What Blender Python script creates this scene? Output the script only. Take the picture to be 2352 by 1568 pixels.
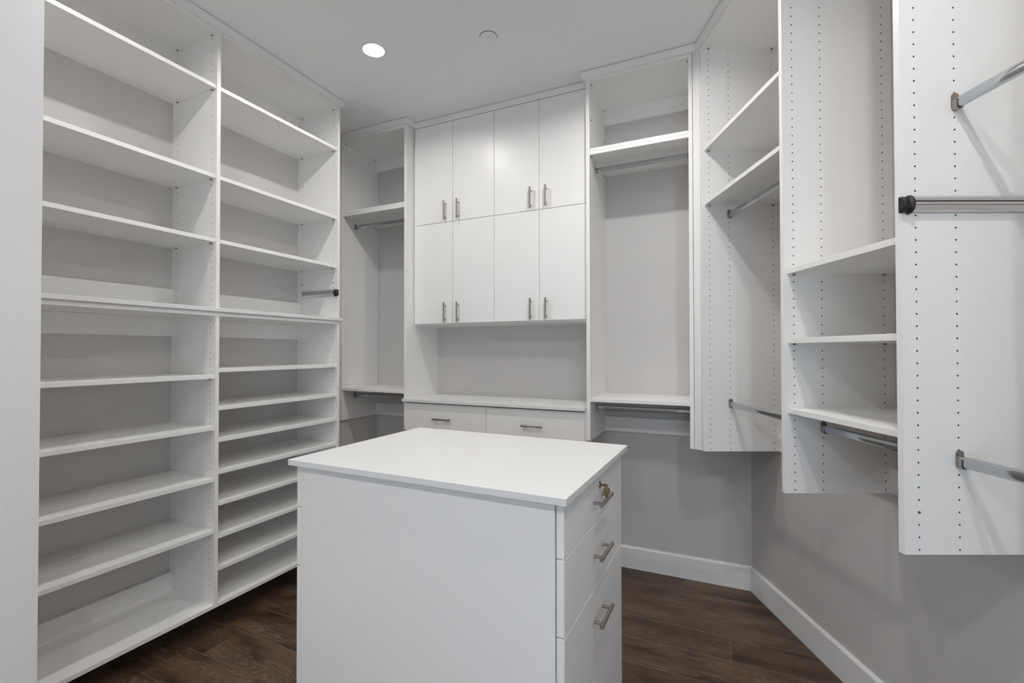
import bpy, bmesh, math, random
from mathutils import Vector, Matrix

# ------------------------------------------------------------------ scene, camera, world, exposure
for o in list(bpy.data.objects):
    bpy.data.objects.remove(o, do_unlink=True)
S = bpy.context.scene
COL = S.collection
H = 1.402                      # camera height above the floor
CEIL = 3.048
rad = math.radians

YAW, PITCH, ROLL = rad(24.9366), rad(0.7194), rad(-0.07)
r0 = Vector((math.cos(YAW), math.sin(YAW), 0)); f0 = Vector((-math.sin(YAW), math.cos(YAW), 0)); zz = Vector((0, 0, 1))
fwd = f0 * math.cos(PITCH) + zz * math.sin(PITCH)
up0 = -f0 * math.sin(PITCH) + zz * math.cos(PITCH)
rgt = r0 * math.cos(ROLL) + up0 * math.sin(ROLL)
up = -r0 * math.sin(ROLL) + up0 * math.cos(ROLL)
cd = bpy.data.cameras.new('camera')
cam = bpy.data.objects.new('camera', cd); COL.objects.link(cam)
m = Matrix.Identity(4)
for i in range(3):
    m[i][0], m[i][1], m[i][2] = rgt[i], up[i], -fwd[i]
m[2][3] = H
cam.matrix_world = m
cd.sensor_fit = 'HORIZONTAL'; cd.sensor_width = 36.0
cd.lens = 36.0 * 1084.178 / 2352
cd.shift_x = (1176 - 1161.045) / 2352
cd.shift_y = (791.432 - 784) / 2352
cd.clip_start = 0.02
S.camera = cam

LAMP_STRENGTH = 2000.0   # bright LED core of each ceiling light (levels made unequal to balance the view)
LENS_STRENGTH = 80.0
LAMP_COLOR = (1.0, 0.978, 0.955)
SKY_COLOR = (0.62, 0.80, 1.0)
SKY_STRENGTH = 3.5
EXPOSURE = 0.06

W = bpy.data.worlds.new('sky'); S.world = W; W.use_nodes = True
bgn = W.node_tree.nodes['Background']
bgn.inputs[0].default_value = (*SKY_COLOR, 1); bgn.inputs[1].default_value = SKY_STRENGTH

# window portal (lets the sky through the window of the rear wall be sampled)
WIN = (0.00, 1.50, 0.06, 2.10)   # x0 x1 z0 z1
REAR = -2.00
pl = bpy.data.lights.new('window_portal', 'AREA'); pl.shape = 'RECTANGLE'
pl.size = WIN[1] - WIN[0]; pl.size_y = WIN[3] - WIN[2]
po = bpy.data.objects.new('window_portal', pl); COL.objects.link(po)
po.location = ((WIN[0] + WIN[1]) / 2, REAR - 0.10, (WIN[2] + WIN[3]) / 2)
po.rotation_euler = (rad(90), 0, rad(180))
pl.cycles.is_portal = True

S.view_settings.view_transform = 'Standard'; S.view_settings.look = 'None'
S.view_settings.gamma = 1.0; S.view_settings.use_curve_mapping = False
S.view_settings.exposure = EXPOSURE
S.cycles.max_bounces = 9; S.cycles.diffuse_bounces = 8; S.cycles.glossy_bounces = 3
S.cycles.transparent_max_bounces = 8
S.cycles.use_denoising = True
S.cycles.use_adaptive_sampling = True; S.cycles.adaptive_threshold = 0.03
S.cycles.sample_clamp_indirect = 4.0
S.cycles.caustics_reflective = False; S.cycles.caustics_refractive = False

# ------------------------------------------------------------------ materials
def mat(name, color, rough=0.5, metal=0.0, spec=0.5):
    M = bpy.data.materials.new(name); M.use_nodes = True
    b = M.node_tree.nodes['Principled BSDF']
    b.inputs['Base Color'].default_value = (*color, 1)
    b.inputs['Roughness'].default_value = rough
    b.inputs['Metallic'].default_value = metal
    b.inputs['Specular IOR Level'].default_value = spec
    return M, M.node_tree, b

def add_bump(nt, b, scale, strength, dist=0.001, stretch=(1, 1, 1), detail=4):
    tc = nt.nodes.new('ShaderNodeTexCoord'); mp = nt.nodes.new('ShaderNodeMapping'); mp.inputs['Scale'].default_value = stretch
    n = nt.nodes.new('ShaderNodeTexNoise'); n.inputs['Scale'].default_value = scale; n.inputs['Detail'].default_value = detail
    bp = nt.nodes.new('ShaderNodeBump'); bp.inputs['Strength'].default_value = strength; bp.inputs['Distance'].default_value = dist
    nt.links.new(tc.outputs['Object'], mp.inputs[0]); nt.links.new(mp.outputs[0], n.inputs[0])
    nt.links.new(n.outputs[0], bp.inputs['Height']); nt.links.new(bp.outputs[0], b.inputs['Normal'])
    return n

def tint(nt, b, c0, c1, scale, stretch=(1, 1, 1)):
    tc = nt.nodes.new('ShaderNodeTexCoord'); mp = nt.nodes.new('ShaderNodeMapping'); mp.inputs['Scale'].default_value = stretch
    n = nt.nodes.new('ShaderNodeTexNoise'); n.inputs['Scale'].default_value = scale; n.inputs['Detail'].default_value = 1
    cr = nt.nodes.new('ShaderNodeValToRGB')
    cr.color_ramp.elements[0].position = 0.3; cr.color_ramp.elements[1].position = 0.7
    cr.color_ramp.elements[0].color = (*c0, 1); cr.color_ramp.elements[1].color = (*c1, 1)
    nt.links.new(tc.outputs['Object'], mp.inputs[0]); nt.links.new(mp.outputs[0], n.inputs[0])
    nt.links.new(n.outputs[0], cr.inputs[0]); nt.links.new(cr.outputs[0], b.inputs['Base Color'])

MEL, nt, b = mat('white_melamine', (0.80, 0.79, 0.765), 0.34)
tint(nt, b, (0.876, 0.868, 0.852), (0.886, 0.878, 0.862), 25, (4, 4, 1))
TOPM, nt, b = mat('white_worktop_laminate', (0.82, 0.815, 0.80), 0.38)
tint(nt, b, (0.765, 0.762, 0.756), (0.775, 0.772, 0.766), 40)
BOARD, nt, b = mat('raw_particleboard', (0.17, 0.085, 0.05), 0.9)
tint(nt, b, (0.11, 0.05, 0.03), (0.22, 0.12, 0.07), 300)
WALL, nt, b = mat('grey_wall_paint', (0.52, 0.51, 0.50), 0.75, 0, 0.3)
tint(nt, b, (0.603, 0.588, 0.575), (0.618, 0.603, 0.590), 2.5)
add_bump(nt, b, 260, 0.10, 0.0006)
CEILM, nt, b = mat('ceiling_paint', (0.72, 0.72, 0.72), 0.85, 0, 0.2)
tint(nt, b, (0.905, 0.905, 0.905), (0.915, 0.915, 0.915), 2)
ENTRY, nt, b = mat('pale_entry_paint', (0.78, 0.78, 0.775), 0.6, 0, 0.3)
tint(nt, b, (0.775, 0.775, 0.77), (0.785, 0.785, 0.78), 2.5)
TRIM, nt, b = mat('white_trim_paint', (0.80, 0.79, 0.775), 0.32)
tint(nt, b, (0.87, 0.863, 0.855), (0.88, 0.873, 0.865), 8)
CHROME, nt, b = mat('polished_chrome', (0.50, 0.515, 0.53), 0.11, 1.0)
add_bump(nt, b, 14, 0.03, 0.001, (1, 1, 1), 1)
CHROME_BRIGHT, nt, b = mat('chrome_bright_reflection', (0.82, 0.82, 0.83), 0.20, 1.0)  # same chrome as the rods, with brighter reflections put into its colour
add_bump(nt, b, 14, 0.02, 0.001, (1, 1, 1), 1)
NICKEL, nt, b = mat('brushed_nickel', (0.37, 0.335, 0.31), 0.27, 1.0)
add_bump(nt, b, 500, 0.15, 0.0003, (1, 1, 1), 2)
BRASS, nt, b = mat('worn_brass', (0.27, 0.18, 0.095), 0.36, 1.0)
add_bump(nt, b, 400, 0.3, 0.0004)
COPPER, nt, b = mat('copper_key_bow', (0.27, 0.15, 0.095), 0.38, 1.0)
add_bump(nt, b, 400, 0.3, 0.0004)
STEEL, nt, b = mat('pin_steel', (0.30, 0.25, 0.20), 0.4, 1.0)
add_bump(nt, b, 300, 0.2, 0.0003)
BLACK, nt, b = mat('black_plastic', (0.012, 0.012, 0.013), 0.30)
add_bump(nt, b, 300, 0.1, 0.0003)
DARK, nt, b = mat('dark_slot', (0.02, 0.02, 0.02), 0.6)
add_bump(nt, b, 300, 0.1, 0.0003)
CAULK, nt, b = mat('cover_plate_paint', (0.70, 0.70, 0.71), 0.8, 0, 0.2)
tint(nt, b, (0.90, 0.90, 0.90), (0.91, 0.91, 0.91), 4)
SUBF, nt, b = mat('subfloor', (0.05, 0.04, 0.03), 0.9)
tint(nt, b, (0.04, 0.03, 0.02), (0.06, 0.05, 0.04), 10)

def glow(name, strength):
    M = bpy.data.materials.new(name); M.use_nodes = True
    nt = M.node_tree; nt.nodes.clear()
    e = nt.nodes.new('ShaderNodeEmission'); e.inputs[0].default_value = (*LAMP_COLOR, 1); e.inputs[1].default_value = strength
    out = nt.nodes.new('ShaderNodeOutputMaterial'); nt.links.new(e.outputs[0], out.inputs[0])
    return M

PANE = bpy.data.materials.new('window_glass'); PANE.use_nodes = True
nt = PANE.node_tree; nt.nodes.clear()
t_ = nt.nodes.new('ShaderNodeBsdfTransparent'); g_ = nt.nodes.new('ShaderNodeBsdfGlossy'); g_.inputs['Roughness'].default_value = 0.02
mx = nt.nodes.new('ShaderNodeMixShader'); mx.inputs[0].default_value = 0.06
out = nt.nodes.new('ShaderNodeOutputMaterial')
nt.links.new(t_.outputs[0], mx.inputs[1]); nt.links.new(g_.outputs[0], mx.inputs[2]); nt.links.new(mx.outputs[0], out.inputs[0])

def wood_material():
    M, nt, b = mat('dark_limed_oak', (0.08, 0.05, 0.03), 0.42, 0, 0.4)
    N, L = nt.nodes, nt.links
    tc = N.new('ShaderNodeTexCoord'); oi = N.new('ShaderNodeObjectInfo')
    mul = N.new('ShaderNodeVectorMath'); mul.operation = 'SCALE'; mul.inputs[3].default_value = 37.0
    cmb = N.new('ShaderNodeCombineXYZ')
    L.new(oi.outputs['Random'], cmb.inputs[0]); L.new(oi.outputs['Random'], cmb.inputs[1]); L.new(oi.outputs['Random'], cmb.inputs[2])
    L.new(cmb.outputs[0], mul.inputs[0])
    add = N.new('ShaderNodeVectorMath'); add.operation = 'ADD'
    L.new(tc.outputs['Object'], add.inputs[0]); L.new(mul.outputs[0], add.inputs[1])
    # large warp -> cathedral grain
    mp1 = N.new('ShaderNodeMapping'); mp1.inputs['Scale'].default_value = (0.9, 7.0, 1.0); L.new(add.outputs[0], mp1.inputs[0])
    n1 = N.new('ShaderNodeTexNoise'); n1.inputs['Scale'].default_value = 1.6; n1.inputs['Detail'].default_value = 1.5; n1.inputs['Roughness'].default_value = 0.5
    L.new(mp1.outputs[0], n1.inputs[0])
    ring = N.new('ShaderNodeMath'); ring.operation = 'MULTIPLY'; ring.inputs[1].default_value = 26.0; L.new(n1.outputs[0], ring.inputs[0])
    fr = N.new('ShaderNodeMath'); fr.operation = 'PINGPONG'; fr.inputs[1].default_value = 0.5; L.new(ring.outputs[0], fr.inputs[0])
    # streaks along the plank
    mp2 = N.new('ShaderNodeMapping'); mp2.inputs['Scale'].default_value = (4.0, 160.0, 1.0); L.new(add.outputs[0], mp2.inputs[0])
    n2 = N.new('ShaderNodeTexNoise'); n2.inputs['Scale'].default_value = 1.5; n2.inputs['Detail'].default_value = 5; L.new(mp2.outputs[0], n2.inputs[0])
    # blotches and knots
    mp3 = N.new('ShaderNodeMapping'); mp3.inputs['Scale'].default_value = (2.6, 6.5, 1.0); L.new(add.outputs[0], mp3.inputs[0])
    n3 = N.new('ShaderNodeTexNoise'); n3.inputs['Scale'].default_value = 1.3; n3.inputs['Detail'].default_value = 4; L.new(mp3.outputs[0], n3.inputs[0])
    base = N.new('ShaderNodeValToRGB'); cr = base.color_ramp
    cr.elements[0].position = 0.30; cr.elements[0].color = (0.030, 0.020, 0.013, 1)
    cr.elements[1].position = 0.66; cr.elements[1].color = (0.142, 0.090, 0.054, 1)
    cr.elements.new(0.48).color = (0.100, 0.061, 0.037, 1)
    L.new(n3.outputs[0], base.inputs[0])
    # dark growth lines
    rr = N.new('ShaderNodeValToRGB'); rr.color_ramp.elements[0].position = 0.0; rr.color_ramp.elements[0].color = (0.62, 0.60, 0.58, 1)
    rr.color_ramp.elements[1].position = 0.22; rr.color_ramp.elements[1].color = (1, 1, 1, 1); L.new(fr.outputs[0], rr.inputs[0])
    m1 = N.new('ShaderNodeMix'); m1.data_type = 'RGBA'; m1.blend_type = 'MULTIPLY'; m1.inputs[0].default_value = 0.9
    L.new(base.outputs[0], m1.inputs[6]); L.new(rr.outputs[0], m1.inputs[7])
    s2 = N.new('ShaderNodeValToRGB'); s2.color_ramp.elements[0].position = 0.30; s2.color_ramp.elements[0].color = (0.55, 0.53, 0.50, 1)
    s2.color_ramp.elements[1].position = 0.62; s2.color_ramp.elements[1].color = (1.15, 1.12, 1.08, 1); L.new(n2.outputs[0], s2.inputs[0])
    m2 = N.new('ShaderNodeMix'); m2.data_type = 'RGBA'; m2.blend_type = 'MULTIPLY'; m2.inputs[0].default_value = 0.85
    L.new(m1.outputs[2], m2.inputs[6]); L.new(s2.outputs[0], m2.inputs[7])
    # limed pores: short light dashes and thin contour lines, in patches
    def ramp(src, a, c, hi=1.0):
        r_ = N.new('ShaderNodeMapRange'); r_.interpolation_type = 'SMOOTHSTEP'
        r_.inputs[1].default_value = a; r_.inputs[2].default_value = c; r_.inputs[3].default_value = 0.0; r_.inputs[4].default_value = hi
        L.new(src, r_.inputs[0]); return r_.outputs[0]
    def mathn(op, a, c):
        q = N.new('ShaderNodeMath'); q.operation = op; L.new(a, q.inputs[0]); L.new(c, q.inputs[1]); return q.outputs[0]
    mp4 = N.new('ShaderNodeMapping'); mp4.inputs['Scale'].default_value = (22.0, 420.0, 1.0); L.new(add.outputs[0], mp4.inputs[0])
    n4 = N.new('ShaderNodeTexNoise'); n4.inputs['Scale'].default_value = 1.0; n4.inputs['Detail'].default_value = 2; L.new(mp4.outputs[0], n4.inputs[0])
    mp5 = N.new('ShaderNodeMapping'); mp5.inputs['Scale'].default_value = (2.2, 9.0, 1.0); mp5.inputs['Location'].default_value = (5.0, 3.0, 0); L.new(add.outputs[0], mp5.inputs[0])
    n5 = N.new('ShaderNodeTexNoise'); n5.inputs['Scale'].default_value = 1.1; n5.inputs['Detail'].default_value = 2; L.new(mp5.outputs[0], n5.inputs[0])
    patch = ramp(n5.outputs[0], 0.42, 0.66)
    dashes = mathn('MULTIPLY', ramp(n4.outputs[0], 0.54, 0.70, 0.55), patch)
    lines = mathn('MULTIPLY', mathn('MULTIPLY', ramp(fr.outputs[0], 0.36, 0.50, 0.75), ramp(n2.outputs[0], 0.40, 0.62)), ramp(n5.outputs[0], 0.38, 0.60))
    lime = mathn('MAXIMUM', dashes, lines)
    m3 = N.new('ShaderNodeMix'); m3.data_type = 'RGBA'; m3.inputs[7].default_value = (0.25, 0.205, 0.16, 1)
    L.new(lime, m3.inputs[0]); L.new(m2.outputs[2], m3.inputs[6])
    hv = N.new('ShaderNodeHueSaturation'); L.new(m3.outputs[2], hv.inputs['Color'])
    vr = N.new('ShaderNodeMapRange'); vr.inputs[3].default_value = 0.82; vr.inputs[4].default_value = 1.18; L.new(oi.outputs['Random'], vr.inputs[0])
    L.new(vr.outputs[0], hv.inputs['Value']); L.new(hv.outputs[0], b.inputs['Base Color'])
    bp = N.new('ShaderNodeBump'); bp.inputs['Strength'].default_value = 0.25; bp.inputs['Distance'].default_value = 0.0008
    L.new(n2.outputs[0], bp.inputs['Height']); L.new(bp.outputs[0], b.inputs['Normal'])
    return M
WOOD = wood_material()
SEAM, nt, b = mat('limed_plank_edge', (0.17, 0.135, 0.10), 0.6)
tint(nt, b, (0.13, 0.10, 0.075), (0.20, 0.16, 0.12), 60)

# ------------------------------------------------------------------ mesh helpers
def box(bm, x0, x1, y0, y1, z0, z1, mi=0):
    v = [bm.verts.new(p) for p in ((x0, y0, z0), (x1, y0, z0), (x1, y1, z0), (x0, y1, z0), (x0, y0, z1), (x1, y0, z1), (x1, y1, z1), (x0, y1, z1))]
    for q in ((3, 2, 1, 0), (4, 5, 6, 7), (0, 1, 5, 4), (1, 2, 6, 5), (2, 3, 7, 6), (3, 0, 4, 7)):
        bm.faces.new([v[i] for i in q]).material_index = mi

def prism(bm, pts, z0, z1, mi=0):
    """closed polygon (counter-clockwise seen from above) extruded upwards"""
    lo = [bm.verts.new((x, y, z0)) for x, y in pts]; hi = [bm.verts.new((x, y, z1)) for x, y in pts]
    n = len(pts)
    bm.faces.new(lo[::-1]).material_index = mi; bm.faces.new(hi).material_index = mi
    for i in range(n):
        bm.faces.new((lo[i], lo[(i + 1) % n], hi[(i + 1) % n], hi[i])).material_index = mi

def tube(bm, p, q, prof, ux=None, mi=0, smooth=True, cap=True):
    """extrude a 2-D profile (list of (a,b)) from p to q; ux = direction of profile axis a"""
    p, q = Vector(p), Vector(q); d = (q - p).normalized()
    if ux is None:
        ux = Vector((0, 0, 1)) if abs(d.z) < 0.9 else Vector((1, 0, 0))
        ux = (ux - d * ux.dot(d)).normalized()
    else:
        ux = Vector(ux).normalized()
    uy = d.cross(ux)
    A = [bm.verts.new(p + ux * a + uy * c) for a, c in prof]; B = [bm.verts.new(q + ux * a + uy * c) for a, c in prof]
    n = len(prof)
    for i in range(n):
        f = bm.faces.new((A[i], A[(i + 1) % n], B[(i + 1) % n], B[i])); f.smooth = smooth; f.material_index = mi
    if cap:
        for P, rev in ((p, True), (q, False)):
            vs = [bm.verts.new(P + ux * a + uy * c) for a, c in prof]
            f = bm.faces.new(vs[::-1] if rev else vs); f.material_index = mi

def circ(r, n=20):
    return [(r * math.cos(2 * math.pi * i / n), r * math.sin(2 * math.pi * i / n)) for i in range(n)]

def stadium(h, w, n=8):
    """long axis a (length h), short axis b (width w)"""
    r = w / 2; c = h / 2 - r; pts = []
    for i in range(n + 1):
        t = -math.pi / 2 + math.pi * i / n; pts.append((c + r * math.cos(t), r * math.sin(t)))
    for i in range(n + 1):
        t = math.pi / 2 + math.pi * i / n; pts.append((-c + r * math.cos(t), r * math.sin(t)))
    return pts

def bevel(bm, off=0.0008):
    bmesh.ops.bevel(bm, geom=list(bm.edges), offset=off, segments=1, affect='EDGES', profile=0.5)

def link(name, bm, mats, parent=None, sub=None):
    """bm is in frame coordinates; sub = base point to subtract"""
    if sub is not None:
        bmesh.ops.translate(bm, verts=bm.verts, vec=-Vector(sub))
    me = bpy.data.meshes.new(name); bm.to_mesh(me); bm.free()
    for M in (mats if isinstance(mats, (list, tuple)) else [mats]):
        me.materials.append(M)
    o = bpy.data.objects.new(name, me); COL.objects.link(o)
    if parent is not None: o.parent = parent
    return o

def tag(o, label, cat, group=None):
    o['label'] = label; o['category'] = cat
    if group: o['group'] = group
    return o

class Thing:
    """an Empty at the thing's base; parts are given in the frame's own coordinates"""
    def __init__(s, name, label, cat, base, rot=0.0, group=None):
        s.e = bpy.data.objects.new(name, None); COL.objects.link(s.e); s.e.empty_display_size = 0.1
        c, n = math.cos(rot), math.sin(rot); s.base = Vector(base)
        s.e.location = (base[0] * c - base[1] * n, base[0] * n + base[1] * c, base[2]); s.e.rotation_euler = (0, 0, rot)
        tag(s.e, label, cat, group)
    def part(s, name, bm, mats, parent=None, label=None, kind=None):
        o = link(name, bm, mats, parent or s.e, s.base)
        if label: o['label'] = label
        if kind: o['kind'] = kind
        return o
    def box(s, name, x0, x1, y0, y1, z0, z1, M=None, bv=0.0008, parent=None):
        bm = bmesh.new(); box(bm, x0, x1, y0, y1, z0, z1)
        if bv: bevel(bm, bv)
        return s.part(name, bm, M or MEL, parent)

def structure(name, bm, mats):
    o = link(name, bm, mats); o['kind'] = 'structure'; return o

HR, HD, CW, PITCHH = 0.0025, 0.011, 0.011, 0.032
def drilled_panel(D, T, z0, z1, cols, rows, sides, fn):
    """vertical board: depth 0..D from its front edge, thickness 0..T, height z0..z1,
    with real blind shelf-pin holes (rows = heights) in the given sides (0: w=0 face, 1: w=T face).
    fn(d, w, z) -> frame coordinates."""
    bm = bmesh.new()
    o = Vector(fn(0, 0, 0)); ex = Vector(fn(1, 0, 0)) - o; ey = Vector(fn(0, 1, 0)) - o; ez = Vector(fn(0, 0, 1)) - o
    flip = ex.cross(ey).dot(ez) < 0
    V = lambda d, w, z: bm.verts.new(fn(d, w, z))
    def F(vs, mi=0, sm=False):
        f = bm.faces.new(vs[::-1] if flip else vs); f.material_index = mi; f.smooth = sm
    Q = lambda a, mi=0: F([V(*p) for p in a], mi)
    Q(((0, 0, z0), (0, 0, z1), (0, T, z1), (0, T, z0)))                      # front edge (d = 0)
    Q(((D, 0, z0), (D, T, z0), (D, T, z1), (D, 0, z1)))
    Q(((0, 0, z0), (0, T, z0), (D, T, z0), (D, 0, z0)))
    Q(((0, 0, z1), (D, 0, z1), (D, T, z1), (0, T, z1)))
    for side in (0, 1):
        w = 0 if side == 0 else T; inw = HD if side == 0 else -HD
        def R(pts, mi=0, sm=False):     # pts (d, z) counter-clockwise seen from +w... orientation fixed per side
            vs = [V(d, ww, z) for d, z, ww in pts]
            F(vs if side == 0 else vs[::-1], mi, sm)
        def RR(d0, d1, a, c):
            R([(d0, a, w), (d1, a, w), (d1, c, w), (d0, c, w)])
        if side not in sides or not rows:
            RR(0, D, z0, z1); continue
        edges = [0]
        for c in cols: edges += [c - CW, c + CW]
        edges.append(D)
        for i in range(0, len(edges), 2): RR(edges[i], edges[i + 1], z0, z1)
        zt = max(rows) + PITCHH / 2; zb = min(rows) - PITCHH / 2
        zt = min(zt, z1 - 1e-4); zb = max(zb, z0 + 1e-4)
        for c in cols:
            RR(c - CW, c + CW, zt, z1); RR(c - CW, c + CW, z0, zb)
            for zc in rows:
                a = max(zc - PITCHH / 2, zb); e_ = min(zc + PITCHH / 2, zt)
                ring = [(c + HR * math.cos(math.pi / 4 * k + math.pi / 8), zc + HR * math.sin(math.pi / 4 * k + math.pi / 8)) for k in range(8)]
                # k: 0 right-up ... ccw ; outer corners
                oc = [(c + CW, e_), (c - CW, e_), (c - CW, a), (c + CW, a)]
                w_ = [(x, y, w) for x, y in ring]; ow = [(x, y, w) for x, y in oc]
                R([w_[7], ow[3], ow[0], w_[0]]); R([w_[0], ow[0], w_[1]])
                R([w_[1], ow[0], ow[1], w_[2]]); R([w_[2], ow[1], w_[3]])
                R([w_[3], ow[1], ow[2], w_[4]]); R([w_[4], ow[2], w_[5]])
                R([w_[5], ow[2], ow[3], w_[6]]); R([w_[6], ow[3], w_[7]])
                bt = [(x, y, w + inw) for x, y in ring]
                for k in range(8):
                    R([w_[k], w_[(k + 1) % 8], bt[(k + 1) % 8], bt[k]], 1)
                R(bt, 1)
    return bm

def rod(th, name, p, q, wdir, parent=None):
    """oval chrome hanging rod between p and q (centre line), with a cup bracket at each end. wdir = unused"""
    p, q = Vector(p), Vector(q); d = (q - p).normalized()
    bm = bmesh.new(); tube(bm, p + d * 0.003, q - d * 0.003, stadium(0.030, 0.0145), ux=(0, 0, 1))
    r = th.part(name, bm, CHROME)
    for e_, s_ in ((p, d), (q, -d)):
        bm = bmesh.new()
        c = e_ + Vector((0, 0, 0.0055))
        tube(bm, e_ + Vector((0, 0, 0.0055)), c + s_ * 0.0025, stadium(0.047, 0.0205), ux=(0, 0, 1))
        # the U-shaped cup: strip following the lower half of the rod
        ux = Vector((0, 0, 1)); uy = s_.cross(ux)
        path = [(0.008, -0.0098), (0.0, -0.0098), (-0.0085, -0.0098)]
        for k in range(1, 8):
            t = math.pi * k / 8; path.append((-0.0085 - 0.0098 * math.sin(t), -0.0098 * math.cos(t)))
        path += [(-0.0085, 0.0098), (0.0, 0.0098), (0.008, 0.0098)]
        inner = [(a * 1.0 + (0.0022 if a < -0.0086 else 0) , b_ * 0.80) for a, b_ in path]
        n = len(path)
        def vv(a, c2, dep): return bm.verts.new(e_ + s_ * dep + ux * a + uy * c2)
        for k in range(n - 1):
            o1, o2, i1, i2 = path[k], path[k + 1], inner[k], inner[k + 1]
            A = [vv(*o1, 0.002), vv(*o2, 0.002), vv(*o2, 0.016), vv(*o1, 0.016)]; bm.faces.new(A)
            B = [vv(*i1, 0.002), vv(*i2, 0.002), vv(*i2, 0.016), vv(*i1, 0.016)]; bm.faces.new(B[::-1])
            C = [vv(*o1, 0.016), vv(*o2, 0.016), vv(*i2, 0.016), vv(*i1, 0.016)]; bm.faces.new(C)
        for k in (0, n - 1):
            o1, i1 = path[k], inner[k]
            bm.faces.new([vv(*o1, 0.002), vv(*o1, 0.016), vv(*i1, 0.016), vv(*i1, 0.002)])
        th.part('rod_bracket', bm, NICKEL, r)
    return r

def pins(th, spots):
    """little shelf-pin studs: spots = (point on the panel face, unit vector away from the face)"""
    bm = bmesh.new()
    for p, n in spots:
        p, n = Vector(p), Vector(n)
        tube(bm, p - n * 0.004, p + n * 0.0095, circ(0.0026, 8))
        tube(bm, p + n * 0.001, p + n * 0.0022, circ(0.0042, 8))
    th.part('shelf_pin', bm, STEEL, kind='stuff')

def bar_handle(bm, c, axis, out, length=0.136, cc=0.096, so=0.0273, r=0.0059):
    """bar pull: c = centre on the face, axis = bar direction, out = away from the face"""
    c, axis, out = Vector(c), Vector(axis), Vector(out)
    tube(bm, c + out * so - axis * length / 2, c + out * so + axis * length / 2, circ(r, 20))
    for s_ in (-1, 1):
        tube(bm, c + axis * s_ * cc / 2 - out * 0.001, c + axis * s_ * cc / 2 + out * so, circ(0.0047, 16))

def valet(th, p, along, out, length, M0=CHROME_BRIGHT):
    """pull-out valet bar on a panel face: p = front end centre on the face, along = towards the back, out = off the face"""
    p, along, out = Vector(p), Vector(along), Vector(out)
    a0 = p + along * 0.022; a1 = p + along * length
    def prof(h, w, x0=0.0, n=10):
        return [(h / 2 * math.cos(math.pi * k / n), x0 + w * math.sin(math.pi * k / n)) for k in range(n + 1)]
    sgn = 1 if (along.cross(Vector((0, 0, 1)))).dot(out) > 0 else -1
    P = lambda pr: [(a, c * sgn) for a, c in pr]
    def ex(bm, pr, s_, t_, mi=0):
        pr = P(pr)
        if sgn < 0: pr = pr[::-1]
        tube(bm, s_, t_, pr, ux=(0, 0, 1), mi=mi)
    bm = bmesh.new()                         # housing: two chrome jaws with a slot between
    up_ = [(0.0085, 0.0), (0.0232, 0.0), (0.0225, 0.006), (0.0190, 0.0115), (0.0120, 0.0155), (0.0085, 0.0165)]
    lo_ = [(-a * 1.0 + 0.004, c) for a, c in up_][::-1]
    ex(bm, up_, a0, a1); ex(bm, lo_, a0, a1)
    ex(bm, [(-0.006, 0.0), (0.010, 0.0), (0.010, 0.004), (-0.006, 0.004)], a0, a1, 1)
    h = th.part('valet_rod', bm, [M0, DARK])
    bm = bmesh.new()                         # inner sliding bar
    ex(bm, [(-0.0030, 0.003), (0.0062, 0.003), (0.0062, 0.013), (0.0042, 0.0155), (0.0016, 0.0163), (-0.0010, 0.0155), (-0.0030, 0.013)], p + along * 0.012, a1 - along * 0.004)
    th.part('sliding_bar', bm, M0, h)
    bm = bmesh.new()                         # black end cap with its knob
    def loft(rings):                     # D-shaped rings with rounded rims: (position along, height, depth)
        prev = None
        for q, h_, w_ in rings:
            pr = [(h_ / 2 * math.cos(math.pi * k / 16) , w_ * math.sin(math.pi * k / 16) ** 0.85 * sgn) for k in range(17)]
            uy = along.cross(Vector((0, 0, 1)))
            cur = [bm.verts.new(p + along * q + Vector((0, 0, a)) + uy * c) for a, c in pr]
            if prev:
                for k in range(17):
                    f = bm.faces.new((prev[k], prev[(k + 1) % 17], cur[(k + 1) % 17], cur[k])); f.smooth = k < 16
            else: first = cur
            prev = cur
        bm.faces.new(first); bm.faces.new(prev[::-1])
    loft(((-0.0065, 0.036, 0.0150), (-0.0055, 0.041, 0.0180), (-0.0030, 0.043, 0.0192), (0.0015, 0.0425, 0.0188), (0.0060, 0.041, 0.0175), (0.0100, 0.0405, 0.0172), (0.0118, 0.0410, 0.0175),
          (0.0126, 0.0476, 0.0214), (0.0180, 0.0492, 0.0226), (0.0205, 0.0480, 0.0218), (0.0220, 0.0450, 0.0200)))
    bmesh.ops.recalc_face_normals(bm, faces=bm.faces)
    th.part('end_knob', bm, BLACK, h)

# ------------------------------------------------------------------ the room
RA = rad(24.9366 - 0.1918)             # direction of the angled right-hand wall's frame
ec, es_ = math.cos(RA), math.sin(RA)
def R2W(s, t): return (s * ec - t * es_, s * es_ + t * ec)
XW, YW, SW = -2.650, 3.125, 1.431
RET_X, RET_Y = -1.880, 0.703
def xright(y): return (SW - y * es_) / ec
CORNER = (xright(YW), YW)

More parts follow.
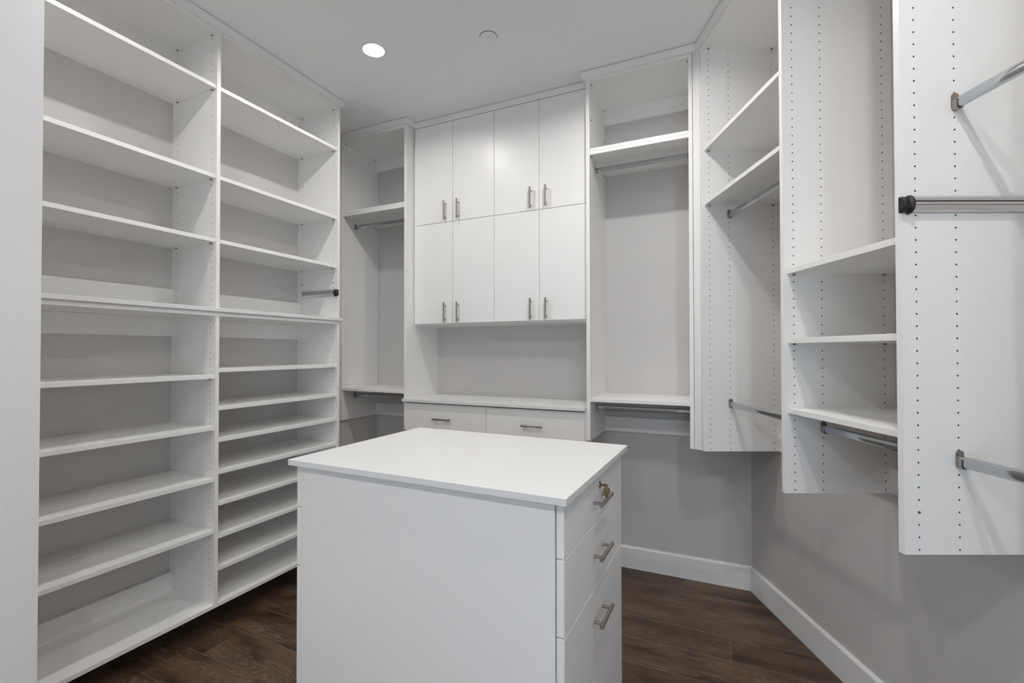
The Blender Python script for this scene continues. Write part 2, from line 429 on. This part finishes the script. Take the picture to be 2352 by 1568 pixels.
bm = bmesh.new(); prism(bm, [(-2.75, -2.10), (xright(-2.10) + 0.1, -2.10), (xright(3.2) + 0.1, 3.225), (-2.75, 3.225)], -0.10, -0.016)
floor = structure('floor', bm, SUBF)
random.seed(11)
def plank(x0, x1a, x1b, y0, y1):
    bm = bmesh.new(); g = 0.0001
    xm, ym = (x0 + x1a) / 2, (y0 + y1) / 2
    b_ = 0.0013
    lo = [(x0 + g, y0 + g), (x1a - g, y0 + g), (x1b - g, y1 - g), (x0 + g, y1 - g)]
    hi = [(x0 + g + b_, y0 + g + b_), (x1a - g - b_, y0 + g + b_), (x1b - g - b_, y1 - g - b_), (x0 + g + b_, y1 - g - b_)]
    L0 = [bm.verts.new((x - xm, y - ym, -0.016)) for x, y in lo]; L1 = [bm.verts.new((x - xm, y - ym, -0.0008)) for x, y in lo]; L2 = [bm.verts.new((x - xm, y - ym, 0.0)) for x, y in hi]
    bm.faces.new(L0[::-1]); bm.faces.new(L2)
    for i in range(4):
        j = (i + 1) % 4
        bm.faces.new((L0[i], L0[j], L1[j], L1[i])); bm.faces.new((L1[i], L1[j], L2[j], L2[i])).material_index = 1
    o = link('plank', bm, [WOOD, SEAM], floor); o.location = (xm, ym, 0)
PW = 0.194; fixed = {0: -0.228, -1: -1.25, -2: -1.42, -3: 0.018, -4: 0.288, -5: -0.95, -6: 0.62, -7: -1.05, -8: -2.2, -9: -0.70}
for k in range(-27, 1):
    y0 = 2.9565 + k * PW; y1 = min(y0 + PW, YW)
    if y1 <= REAR: continue
    y0 = max(y0, REAR)
    xl = XW if y0 >= RET_Y - 0.1 else RET_X
    xr0, xr1 = xright(y0), xright(y1)
    j = fixed.get(k, xl + random.uniform(0.3, 1.9))
    js = [j]
    while js[0] - 1.9 > xl + 0.15: js.insert(0, js[0] - 1.9)
    while js[-1] + 1.9 < xr1 - 0.15: js.append(js[-1] + 1.9)
    js = [q for q in js if xl + 0.1 < q < xr1 - 0.1]
    xs = [xl] + js
    for i, a in enumerate(xs):
        if i + 1 < len(xs): plank(a, xs[i + 1], xs[i + 1], y0, y1)
        else: plank(a, xr0, xr1, y0, y1)

bm = bmesh.new(); prism(bm, [(-2.80, -2.15), (xright(-2.15) + 0.15, -2.15), (xright(3.2) + 0.15, 3.26), (-2.80, 3.26)], CEIL, CEIL + 0.12)
ceiling = structure('ceiling', bm, CEILM)
LAMPS = ((-1.7335, 2.0220), (-0.4650, 2.0200), (-1.7250, 0.9500), (0.3000, 0.8000), (-0.9000, -0.9500), (0.7500, -0.9500))
CAN = 0.012                            # depth of the lens above the ceiling
bmc = bmesh.new()
for lx, ly in LAMPS: tube(bmc, (lx, ly, CEIL - 0.03), (lx, ly, CEIL + CAN + 0.010), circ(0.0600, 48))
bmesh.ops.remove_doubles(bmc, verts=bmc.verts, dist=1e-6)
cut = link('can_cutter', bmc, CEILM)
bo = ceiling.modifiers.new('cans', 'BOOLEAN'); bo.operation = 'DIFFERENCE'; bo.solver = 'EXACT'; bo.object = cut
bpy.context.view_layer.update()
me_ = bpy.data.meshes.new_from_object(ceiling.evaluated_get(bpy.context.evaluated_depsgraph_get()))
ceiling.modifiers.clear(); ceiling.data = me_
bpy.data.objects.remove(cut, do_unlink=True)
bm = bmesh.new(); prism(bm, [(XW - 0.12, YW), (CORNER[0], YW), (CORNER[0] + 0.05, YW + 0.12), (XW - 0.12, YW + 0.12)], -0.016, CEIL)
structure('wall_back', bm, WALL)
bm = bmesh.new(); box(bm, XW - 0.12, XW, RET_Y, YW, -0.016, CEIL); structure('wall_left', bm, WALL)
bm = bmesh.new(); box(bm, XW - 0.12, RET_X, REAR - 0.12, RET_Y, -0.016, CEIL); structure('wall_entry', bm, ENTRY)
pa = CORNER; pb = (xright(REAR - 0.12), REAR - 0.12); nx, ny = ec * 0.12, es_ * 0.12
bm = bmesh.new(); prism(bm, [pb, (pb[0] + nx, pb[1] + ny), (pa[0] + nx, pa[1] + ny), pa], -0.016, CEIL); structure('wall_right', bm, WALL)
bm = bmesh.new()
xr = xright(REAR) - 0.001
box(bm, RET_X, WIN[0], REAR - 0.12, REAR, -0.016, CEIL); box(bm, WIN[1], xr, REAR - 0.12, REAR, -0.016, CEIL)
box(bm, WIN[0], WIN[1], REAR - 0.12, REAR, -0.016, WIN[2]); box(bm, WIN[0], WIN[1], REAR - 0.12, REAR, WIN[3], CEIL)
structure('wall_rear', bm, WALL)
# window in the rear wall, behind the camera
bm = bmesh.new(); f_ = 0.045
for a in ((WIN[0], WIN[0] + f_, WIN[2], WIN[3]), (WIN[1] - f_, WIN[1], WIN[2], WIN[3]), (WIN[0] + f_, WIN[1] - f_, WIN[2], WIN[2] + f_), (WIN[0] + f_, WIN[1] - f_, WIN[3] - f_, WIN[3]), ((WIN[0] + WIN[1]) / 2 - 0.02, (WIN[0] + WIN[1]) / 2 + 0.02, WIN[2] + f_, WIN[3] - f_)):
    box(bm, a[0], a[1], REAR - 0.09, REAR - 0.03, a[2], a[3])
win = structure('window_1', bm, TRIM)
bm = bmesh.new(); box(bm, WIN[0] + f_, WIN[1] - f_, REAR - 0.064, REAR - 0.060, WIN[2] + f_, WIN[3] - f_); link('window_pane', bm, PANE, win)

def baseboard(name, fn, L):
    """profile runs along L; fn(l, out, z)"""
    prof = [(0.0, 0.0), (0.014, 0.0), (0.014, 0.128), (0.0115, 0.133), (0.006, 0.1395), (0.0, 0.1395)]
    bm = bmesh.new()
    A = [bm.verts.new(fn(0, a, z)) for a, z in prof]; B = [bm.verts.new(fn(L, a, z)) for a, z in prof]
    n = len(prof)
    for i in range(n): bm.faces.new((A[i], A[(i + 1) % n], B[(i + 1) % n], B[i]))
    bm.faces.new(A[::-1]); bm.faces.new(B)
    bmesh.ops.recalc_face_normals(bm, faces=bm.faces)
    structure(name, bm, TRIM)
baseboard('baseboard_back', lambda l, a, z: (XW + l, YW - a, z), CORNER[0] - XW - 0.003)
baseboard('baseboard_left', lambda l, a, z: (XW + a, RET_Y + l, z), YW - RET_Y - 0.015)
tR0 = -pb[0] * es_ + pb[1] * ec + 0.12
tR1 = -CORNER[0] * es_ + CORNER[1] * ec
baseboard('baseboard_right', lambda l, a, z: (*R2W(SW - a, tR0 + l), z), tR1 - tR0 - 0.006)
baseboard('baseboard_entry', lambda l, a, z: (RET_X + a, REAR + l, z), RET_Y - REAR)

# crown fascia boards (thickness 19 mm), one structure per run
CB, CT = H + 1.603, CEIL - 0.003     # a fine shadow gap under the ceiling
XF, YF, SF = -2.289, 2.719, 1.0247
bm = bmesh.new(); prism(bm, [(XF, RET_Y), (XF + 0.019, RET_Y), (XF + 0.019, 2.363), (XW, 2.363), (XW, 2.344), (XF, 2.344)], CB, CT); structure('trim_1', bm, TRIM)
bm = bmesh.new(); prism(bm, [(XW, YF - 0.019), (-2.016, YF - 0.019), (-2.016, 2.801), (-2.035, 2.801), (-2.035, YF), (XW, YF)], CB, CT); structure('trim_2', bm, TRIM)
bm = bmesh.new(); prism(bm, [(-2.035, 2.801), (-0.7385, 2.801), (-0.7385, 2.820), (-2.035, 2.820)], H + 1.6015, CT); structure('trim_3', bm, TRIM)
mj = -0.1325
bm = bmesh.new(); prism(bm, [(-0.7575, YF - 0.019), (mj, YF - 0.019), (mj - 0.004, YF), (-0.7385, YF), (-0.7385, 2.801), (-0.7575, 2.801)], CB, CT); structure('trim_4', bm, TRIM)
t_end = 0.531
tm = -mj * es_ + (YF - 0.019) * ec
bm = bmesh.new(); prism(bm, [R2W(SF - 0.019, t_end), R2W(SF, t_end), R2W(SF, tm + 0.004), (mj, YF - 0.019)], CB, CT); structure('trim_5', bm, TRIM)

# ------------------------------------------------------------------ left wall: shoe and clothes shelving
T = 0.0195
ZT = H + 1.5870                        # underside of the top boards
YD0, YD1, YE0, YE1, YL0, YL1 = 1.515, 1.534, 2.325, 2.344, 0.704, 0.724
LDEP = XF - XW
LC = (0.037, 0.3180)
def rows_between(top, lo):
    r, z = [], top
    while z > lo: r.append(z); z -= PITCHH
    return r
RT = H + 1.566
def lpanel(th, name, y0, y1, z0, z1, top, lo):
    bm = drilled_panel(LDEP, y1 - y0, z0, z1, LC, rows_between(top, lo), (0, 1), lambda d, w, z: (XF - d, y0 + w, z))
    return th.part(name, bm, [MEL, BOARD])
def lshelf(th, y0, y1, ztop, t=T, rec=0.006, name='shelf'):
    return th.box(name, XW + 0.0005, XF - rec, y0, y1, ztop - t, ztop)
def lpins(th, shelves):
    sp = []
    for y0, y1, z in shelves:
        for c in LC:
            sp += [((XF - c, y0, z - T - 0.0026), (0, 1, 0)), ((XF - c, y1, z - T - 0.0026), (0, -1, 0))]
    pins(th, sp)

LEDT = H + 0.2145                      # top of the ledge between the two left units
u = Thing('shelving_unit', 'tall white two-bay shelving unit with six wide shelves standing on the long ledge', 'shelving', (XW + 0.18, 1.52, LEDT))
for y0, y1 in ((YL0, YL1), (YD0, YD1), (YE0, YE1)):
    lpanel(u, 'side_panel', y0, y1, LEDT, ZT + 0.019, RT, LEDT + 0.02)
bays = ((YL1, YD0), (YD1, YE0))
sh = []
for a, c in bays:
    lshelf(u, a, c, ZT + 0.019, rec=0.0, name='top_board')
    u.box('back_rail', XW, XW + 0.019, a, c, ZT - 0.0945, ZT); u.box('back_rail', XW, XW + 0.019, a, c, LEDT, LEDT + 0.110)
    for z in (1.330, 0.880, 0.560):
        lshelf(u, a, c, H + z); sh.append((a, c, H + z))
    sh.append((a, c, ZT + T))
zx = H + 1.566 - 35 * 0.032
sh_extra = [((XF - LC[0], YE0, zx), (0, -1, 0)), ((XF - LC[1], YE0, zx), (0, -1, 0))]
sp = []
for y0, y1, z in sh:
    for c in LC:
        sp += [((XF - c, y0, z - T - 0.0026), (0, 1, 0)), ((XF - c, y1, z - T - 0.0026), (0, -1, 0))]
pins(u, sp + sh_extra)
valet(u, (XF + 0.004, YE0, H + 0.379), (-1, 0, 0), (0, -1, 0), 0.312)

bm = bmesh.new(); box(bm, XW, XF + 0.014, RET_Y + 0.001, 2.352, LEDT - 0.019, LEDT); bevel(bm, 0.0012)
tag(link('ledge', bm, TOPM), 'long thin white ledge board between the wide-shelf unit and the shoe shelves', 'worktop')

LB = H - 1.2675
u = Thing('shoe_shelf', 'low white two-bay shoe shelf with closely stacked shelves hung under the long ledge', 'shelving', (XW + 0.18, 1.52, LB))
u.box('top_board', XW, XF, YL0, YE1, H + 0.174, LEDT - 0.019)
u.box('bottom_board', XW, XF, YL0, YE1, LB, LB + 0.019)
for y0, y1 in ((YL0, YL1), (YD0, YD1), (YE0, YE1)):
    lpanel(u, 'side_panel', y0, y1, LB + 0.019, H + 0.174, H + 0.1505, LB + 0.03)
sh = []
for i, (a, c) in enumerate(bays):
    u.box('back_rail', XW, XW + 0.019, a, c, H + 0.0772, H + 0.1735); u.box('back_rail', XW, XW + 0.019, a, c, LB + 0.019, LB + 0.1135)
    for z in ((-0.1175, -0.3725, -0.6270, -0.8830), (-0.0875, -0.2775, -0.4360, -0.5955, -0.7525, -0.9150, -1.0745))[i]:
        lshelf(u, a, c, H + z); sh.append((a, c, H + z))
lpins(u, sh)

# ------------------------------------------------------------------ back wall
BC = (0.037, 0.1405, 0.372)
PB = H - 0.5265
RB = rows_between(RT, PB + 0.005)
def bpanel(th, name, x0, x1, sides=(0, 1), z0=PB):
    bm = drilled_panel(YW - YF, x1 - x0, z0, ZT + 0.019, BC, RB, sides, lambda d, w, z: (x0 + w, YF + d, z))
    return th.part(name, bm, [MEL, BOARD])
def bunit(name, label, xa, xb, xc, xd, zA, zB, rodU, rodL, extra):
    u = Thing(name, label, 'closet unit', ((xa + xd) / 2, YW - 0.2, PB))
    bpanel(u, 'side_panel', xa, xb, (1,)); bpanel(u, 'side_panel', xc, xd, (0,))
    u.box('top_board', xb, xc, YF, YW, ZT, ZT + 0.019)
    u.box('shelf', xb, xc, YF + 0.006, YW, zA, zA + 0.0188); u.box('shelf', xb, xc, YF + 0.006, YW, zA + 0.0190, zA + 0.038)
    u.box('shelf', xb, xc, YF + 0.003, YW, zB, zB + T)
    u.box('back_rail', xb, xc, YW - 0.019, YW, ZT - 0.0945, ZT); u.box('back_rail', xb, xc, YW - 0.019, YW, PB, PB + 0.095)
    rod(u, 'hanging_rod', (xb, 2.862, rodU), (xc, 2.862, rodU), None)
    rod(u, 'hanging_rod', (xb, 2.862, rodL), (xc, 2.862, rodL), None)
    sp = []
    for z in (ZT, zA):
        for c in (BC[0], BC[2]):
            sp += [((xb, YF + c, z - 0.0026), (1, 0, 0)), ((xc, YF + c, z - 0.0026), (-1, 0, 0))]
    pins(u, sp + extra)
    return u
bunit('hanging_unit', 'narrow white double-hang closet unit in the corner beside the shoe shelf', -2.650, -2.6315, -2.055, -2.035,
      H + 1.0205, H - 0.301, H + 0.970, H - 0.345, [])
BLx, BRx = -0.7175, -0.172
bunit('hanging_unit', 'white double-hang closet unit between the cupboard doors and the angled wall', -0.7385, BLx, BRx, -0.152,
      H + 1.155, H - 0.300, H + 1.108, H - 0.347,
      [((BLx, YF + BC[0], RT - 6 * PITCHH), (1, 0, 0)), ((BLx, YF + BC[2], RT - 6 * PITCHH), (1, 0, 0)), ((BRx, YF + BC[0], RT - 6 * PITCHH), (-1, 0, 0)), ((BRx, YF + BC[2], RT - 6 * PITCHH), (-1, 0, 0))])

# cupboards with eight flat doors
DX = (-2.024, -1.7045, -1.3855, -1.0655, -0.746)
DZ = (H + 0.1895, H + 0.8970, H + 1.5985)
DY = 2.801
CBZ = H + 0.1800
HX = (-1.762, -1.658, -1.120, -1.016)
def cupboard(label, i0, x0, x1):
    u = Thing('wall_cabinet', label, 'cabinet', ((x0 + x1) / 2, YW - 0.15, CBZ))
    bm = bmesh.new(); y0 = DY + 0.0205
    box(bm, x0, x0 + 0.019, y0, YW, CBZ, DZ[2]); box(bm, x1 - 0.019, x1, y0, YW, CBZ, DZ[2])
    box(bm, x0 + 0.019, x1 - 0.019, y0, YW, CBZ, CBZ + 0.019); box(bm, x0 + 0.019, x1 - 0.019, y0, YW, DZ[2] - 0.019, DZ[2])
    box(bm, x0 + 0.019, x1 - 0.019, y0, YW, DZ[1] - 0.0095, DZ[1] + 0.0095); box(bm, x0 + 0.019, x1 - 0.019, YW - 0.012, YW, CBZ + 0.019, DZ[2] - 0.019)
    u.part('carcass', bm, MEL)
    for k in (i0, i0 + 1):
        for r in (0, 1):
            d = u.box('door', DX[k] + 0.0013, DX[k + 1] - 0.0013, DY, DY + 0.019, DZ[r] + 0.0014, DZ[r + 1] - 0.0014, bv=0.001)
            zc = H + (0.2645 if r == 0 else 0.9735)
            bm = bmesh.new(); bar_handle(bm, (HX[k], DY, zc), (0, 0, 1), (0, -1, 0))
            u.part('handle', bm, NICKEL, d, label='brushed nickel bar handle')
cupboard('white wall cupboard with four flat doors next to the narrow corner hanging unit', 0, -2.0345, -1.3856)
cupboard('white wall cupboard with four flat doors next to the wider hanging unit', 2, -1.3854, -0.7390)

bm = bmesh.new(); CTZ = H - 0.3346
prism(bm, [(-2.0446, 2.680), (-0.7402, 2.680), (-0.7402, YW), (-2.0345, YW), (-2.0345, 2.7185), (-2.0446, 2.7185)], CTZ - 0.019, CTZ)
bevel(bm, 0.001)
tag(link('countertop', bm, TOPM), 'white counter board in the niche below the cupboard doors', 'worktop')

u = Thing('drawer_unit', 'white wall-hung unit with two wide drawers under the niche counter', 'drawers', (-1.39, YW - 0.2, H - 0.5515))
zb, zt = H - 0.5515, CTZ - 0.019
bm = bmesh.new()
box(bm, -2.0345, -2.0155, 2.7195, YW, zb, zt); box(bm, -0.7580, -0.7395, 2.7195, YW, zb, zt); box(bm, -1.4048, -1.3858, 2.7195, YW, zb, zt)
box(bm, -2.0155, -0.7580, 2.7215, YW, zb, zb + 0.019); box(bm, -2.0155, -0.7580, 2.7400, YW, zt - 0.012, zt - 0.0005)
u.part('carcass', bm, MEL)
for x0, x1, xc in ((-2.0360, -1.3965, -1.7185), (-1.3935, -0.7480, -1.0715)):
    d = u.box('drawer_front', x0, x1, 2.699, 2.718, zb + 0.001, zt - 0.008, bv=0.001)
    bm = bmesh.new(); bar_handle(bm, (xc, 2.699, H - 0.460), (1, 0, 0), (0, -1, 0), length=0.139)
    u.part('handle', bm, NICKEL, d, label='brushed nickel bar handle')

# ------------------------------------------------------------------ angled right wall: hanging run (frame s, t)
SC = (0.037, 0.141, 0.370)
P = [2.4723, 1.7497, 1.2259, 0.5310]
PT = 0.0195
u = Thing('hanging_unit', 'long white three-bay hanging closet unit on the angled wall', 'closet unit', (SF + 0.2, 1.6, PB), RA)
RR_ = rows_between(RT, PB + 0.005)
for t in P:
    bm = drilled_panel(SW - SF, PT, PB, ZT + 0.019, SC, RR_, (0, 1), lambda d, w, z, t=t: (SF + d, t + w, z))
    u.part('side_panel', bm, [MEL, BOARD])
bays_r = [(P[1] + PT, P[0]), (P[2] + PT, P[1]), (P[3] + PT, P[2])]
sp = []
for i, (a, c) in enumerate(bays_r):
    u.box('top_board', SF, SW, a, c, ZT + 0.002, ZT + 0.019)
    u.box('back_rail', SW - 0.019, SW, a, c, ZT - 0.0945, ZT + 0.001); u.box('back_rail', SW - 0.019, SW, a, c, PB, PB + 0.0925)
    for z in ((1.049, 0.762), (0.2822, 0.0255, -0.2320), ())[i]:
        u.box('shelf', SF + 0.013, SW, a, c, H + z, H + z + 0.0192)
        for q in (SC[0], SC[2]):
            sp += [((SF + q, a, H + z - 0.0026), (0, 1, 0)), ((SF + q, c, H + z - 0.0026), (0, -1, 0))]
    for q in (SC[0], SC[2]):
        sp += [((SF + q, c, ZT - 0.001), (0, -1, 0))]
    for z in ((0.7095, -0.2815), (-0.2885,), (0.6400, -0.2870))[i]:
        rod(u, 'hanging_rod', (1.1670, a, H + z), (1.1670, c, H + z), None)
pins(u, sp)
valet(u, (SF - 0.0005, P[2], H + 0.3765), (1, 0, 0), (0, -1, 0), 0.352)
bm = bmesh.new(); tube(bm, (SF + SC[0], P[2] + 0.002, RT - 62 * PITCHH), (SF + SC[0], P[2] - 0.0012, RT - 62 * PITCHH), circ(0.0033, 12)); u.part('screw', bm, COPPER, label='copper screw head in one of the holes')

bm = bmesh.new()
prism(bm, [(-0.1500, 2.7225), (-0.1135, 2.6945), (-0.1022, 2.7095), (-0.1387, 2.7375)], PB, CB + 0.002)
tag(link('filler_strip', bm, MEL), 'narrow upright white filler strip closing the gap at the angled wall', 'filler')

# ------------------------------------------------------------------ island
IA = rad(-1.02)
IZ = H - 0.3513
ix0, ix1, iy0, iy1 = -1.2715, -0.4005, 1.0955, 1.7350
u = Thing('closet_island', 'freestanding white closet island with drawers and an overhanging top', 'island', (-0.836, 1.415, 0), IA)
bm = bmesh.new(); box(bm, -1.3070, -0.3622, 1.0713, 1.7790, IZ - 0.019, IZ); bevel(bm, 0.001); u.part('countertop', bm, TOPM)
u.box('end_panel', ix0, ix1, iy0, iy0 + 0.019, 0.0, IZ - 0.019)
u.box('end_panel', ix0, ix1, iy1 - 0.019, iy1, 0.0, IZ - 0.019)
bm = bmesh.new(); box(bm, ix0 + 0.004, ix1 - 0.004, iy0 + 0.0195, iy1 - 0.0195, 0.09, IZ - 0.0195)
box(bm, ix0 + 0.06, ix1 - 0.06, iy0 + 0.0195, iy1 - 0.0195, 0.0, 0.09); u.part('carcass', bm, MEL)
IDZ = ((H - 0.5085, H - 0.3745), (H - 0.6985, H - 0.5110), (0.092, H - 0.7018))
HZ = (H - 0.4472, H - 0.6025, H - 0.7940)
LOCKY, LOCKZ = 1.4330, H - 0.4110
for sgn, xa in ((1, ix1 + 0.0040), (-1, ix0 - 0.0040)):
    for k in range(3):
        xb = xa + sgn * 0.0195
        d = u.box('drawer_front', min(xa, xb), max(xa, xb), iy0 + 0.0025, iy1 - 0.0005, IDZ[k][0], IDZ[k][1], bv=0.001)
        bm = bmesh.new(); bar_handle(bm, (xb, 1.4130, HZ[k]), (0, 1, 0), (sgn, 0, 0)); u.part('handle', bm, NICKEL, d, label='brushed nickel bar handle')
        if k == 0 and sgn > 0:
            bm = bmesh.new()
            tube(bm, (xb - 0.006, LOCKY, LOCKZ), (xb + 0.0022, LOCKY, LOCKZ), circ(0.0112, 24)); tube(bm, (xb + 0.002, LOCKY, LOCKZ), (xb + 0.0034, LOCKY, LOCKZ), circ(0.0082, 24))
            u.part('lock', bm, NICKEL, d, label='round nickel cam lock')
            XL = xb + 0.0034

# pair of keys: one in the lock, one hanging from its ring
k_ = Thing('key_pair', 'pair of small brass keys in the lock of the island drawer', 'keys', (XL, LOCKY, LOCKZ - 0.05), IA)
def key_bow(bm, c, ax, ay, n, w, h, th_, hole):
    """flat bow with a hole: ring of quads between outline and hole, both sides"""
    c, ax, ay, n = Vector(c), Vector(ax), Vector(ay), Vector(n)
    N_ = 24; out_, inn = [], []
    for i in range(N_):
        t = 2 * math.pi * i / N_; ct, st = math.cos(t), math.sin(t)
        e_ = 3.0
        rr = 1 / ((abs(ct) ** e_ + abs(st) ** e_) ** (1 / e_))
        out_.append((ct * rr * w / 2, st * rr * h / 2)); inn.append((ct * hole, h * 0.27 + st * hole))
    for s_ in (-1, 1):
        O = [bm.verts.new(c + ax * a + ay * b_ + n * s_ * th_ / 2) for a, b_ in out_]; I = [bm.verts.new(c + ax * a + ay * b_ + n * s_ * th_ / 2) for a, b_ in inn]
        for i in range(N_):
            j = (i + 1) % N_; q = (O[i], O[j], I[j], I[i]); bm.faces.new(q if s_ > 0 else q[::-1])
    for lst, rev in ((out_, False), (inn, True)):
        A = [bm.verts.new(c + ax * a + ay * b_ - n * th_ / 2) for a, b_ in lst]; B = [bm.verts.new(c + ax * a + ay * b_ + n * th_ / 2) for a, b_ in lst]
        for i in range(N_):
            j = (i + 1) % N_; q = (A[i], A[j], B[j], B[i]); bm.faces.new(q[::-1] if rev else q)
bm = bmesh.new()      # key in the lock: seen on edge, bow sticking out
box(bm, XL - 0.012, XL + 0.010, LOCKY - 0.001, LOCKY + 0.001, LOCKZ - 0.0033, LOCKZ + 0.0033)
key_bow(bm, (XL + 0.0140, LOCKY, LOCKZ), (0, 0, 1), (1, 0, 0), (0, -1, 0), 0.0090, 0.0165, 0.002, 0.0018)
k_.part('key', bm, COPPER, label='copper-toned key turned in the lock')
RX = XL + 0.0185
bm = bmesh.new()      # split ring
rr, n_ = 0.0050, 20
rc = Vector((RX, LOCKY, LOCKZ - 0.0050))
for i in range(n_):
    a0, a1 = 2 * math.pi * i / n_, 2 * math.pi * (i + 1) / n_
    dv = Vector((0.35, 0.94, 0)); dv.normalize()
    tube(bm, rc + dv * rr * math.cos(a0) + Vector((0, 0, rr * math.sin(a0))), rc + dv * rr * math.cos(a1) + Vector((0, 0, rr * math.sin(a1))), circ(0.0006, 8), cap=False)
k_.part('key_ring', bm, NICKEL)
bm = bmesh.new()      # hanging key, flat to the viewer
kx, kz = Vector((0.90, 0.43, 0)).normalized(), Vector((0, 0, 1))
kn = kx.cross(kz)
kc = Vector((RX, LOCKY, LOCKZ - 0.0050 - 0.0050 - 0.0065))
key_bow(bm, kc, kx, kz, kn, 0.0205, 0.0215, 0.002, 0.0024)
bl = [(-0.0042, -0.010), (-0.0042, -0.021), (-0.0030, -0.0225), (-0.0036, -0.0245), (-0.0016, -0.0265), (-0.0026, -0.0285), (-0.0002, -0.0335), (0.0026, -0.0315), (0.0042, -0.027), (0.0042, -0.010)]
for s_ in (-1, 1):
    vs = [bm.verts.new(kc + kx * a + kz * b_ + kn * s_ * 0.0009) for a, b_ in bl]; bm.faces.new(vs if s_ < 0 else vs[::-1])
A = [bm.verts.new(kc + kx * a + kz * b_ - kn * 0.0009) for a, b_ in bl]; B = [bm.verts.new(kc + kx * a + kz * b_ + kn * 0.0009) for a, b_ in bl]
for i in range(len(bl)):
    j = (i + 1) % len(bl); bm.faces.new((A[i], A[j], B[j], B[i]))
k_.part('key', bm, BRASS, label='brass key hanging from the ring')

# ------------------------------------------------------------------ ceiling fittings
def downlight(x, y, label, level):
    u = Thing('recessed_downlight', label, 'ceiling light', (x, y, CEIL), 0, 'recessed lights in the closet ceiling')
    bm = bmesh.new(); n = 40
    prof = [(0.0710, 0.0), (0.0703, -0.0018), (0.0670, -0.0030), (0.0600, -0.0032), (0.0550, -0.0022), (0.0540, 0.0), (0.0535, CAN + 0.001)]
    rings = [[bm.verts.new((x + r * math.cos(2 * math.pi * i / n), y + r * math.sin(2 * math.pi * i / n), CEIL + z)) for i in range(n)] for r, z in prof]
    for a, c in zip(rings, rings[1:]):
        for i in range(n):
            f = bm.faces.new((a[i], c[i], c[(i + 1) % n], a[(i + 1) % n])); f.smooth = True
    bmesh.ops.recalc_face_normals(bm, faces=bm.faces)
    u.part('trim_ring', bm, TRIM)
    bm = bmesh.new()
    vs = [bm.verts.new((x + 0.0538 * math.cos(2 * math.pi * i / n), y + 0.0538 * math.sin(2 * math.pi * i / n), CEIL + CAN)) for i in range(n)]
    bm.faces.new(vs[::-1])
    u.part('lens', bm, glow('glowing_lens', LENS_STRENGTH * level), label='glowing white lens')
    bm = bmesh.new(); tube(bm, (x, y, CEIL + CAN - 0.001), (x, y, CEIL + CAN - 0.002), circ(0.024, 32)); u.part('led_core', bm, glow('led_core', LAMP_STRENGTH * level))
downlight(*LAMPS[0], 'round recessed ceiling light between the shelving wall and the island, near the cupboard doors', 0.50)
downlight(*LAMPS[1], 'round recessed ceiling light in front of the wider hanging unit', 0.76)
downlight(*LAMPS[2], 'round recessed ceiling light beside the entry wall', 0.5)
downlight(*LAMPS[3], 'round recessed ceiling light near the angled wall hanging run', 0.88)
downlight(*LAMPS[4], 'round recessed ceiling light between the window wall and the entry wall', 1.22)
downlight(*LAMPS[5], 'round recessed ceiling light straight in front of the window', 1.42)

u = Thing('sprinkler_cover', 'flat round white cover plate in the ceiling in front of the cupboard doors', 'ceiling cover', (-1.1139, 2.1889, CEIL))
bm = bmesh.new(); tube(bm, (-1.1139, 2.1889, CEIL), (-1.1139, 2.1889, CEIL - 0.0055), circ(0.0440, 40)); u.part('plate', bm, CAULK)
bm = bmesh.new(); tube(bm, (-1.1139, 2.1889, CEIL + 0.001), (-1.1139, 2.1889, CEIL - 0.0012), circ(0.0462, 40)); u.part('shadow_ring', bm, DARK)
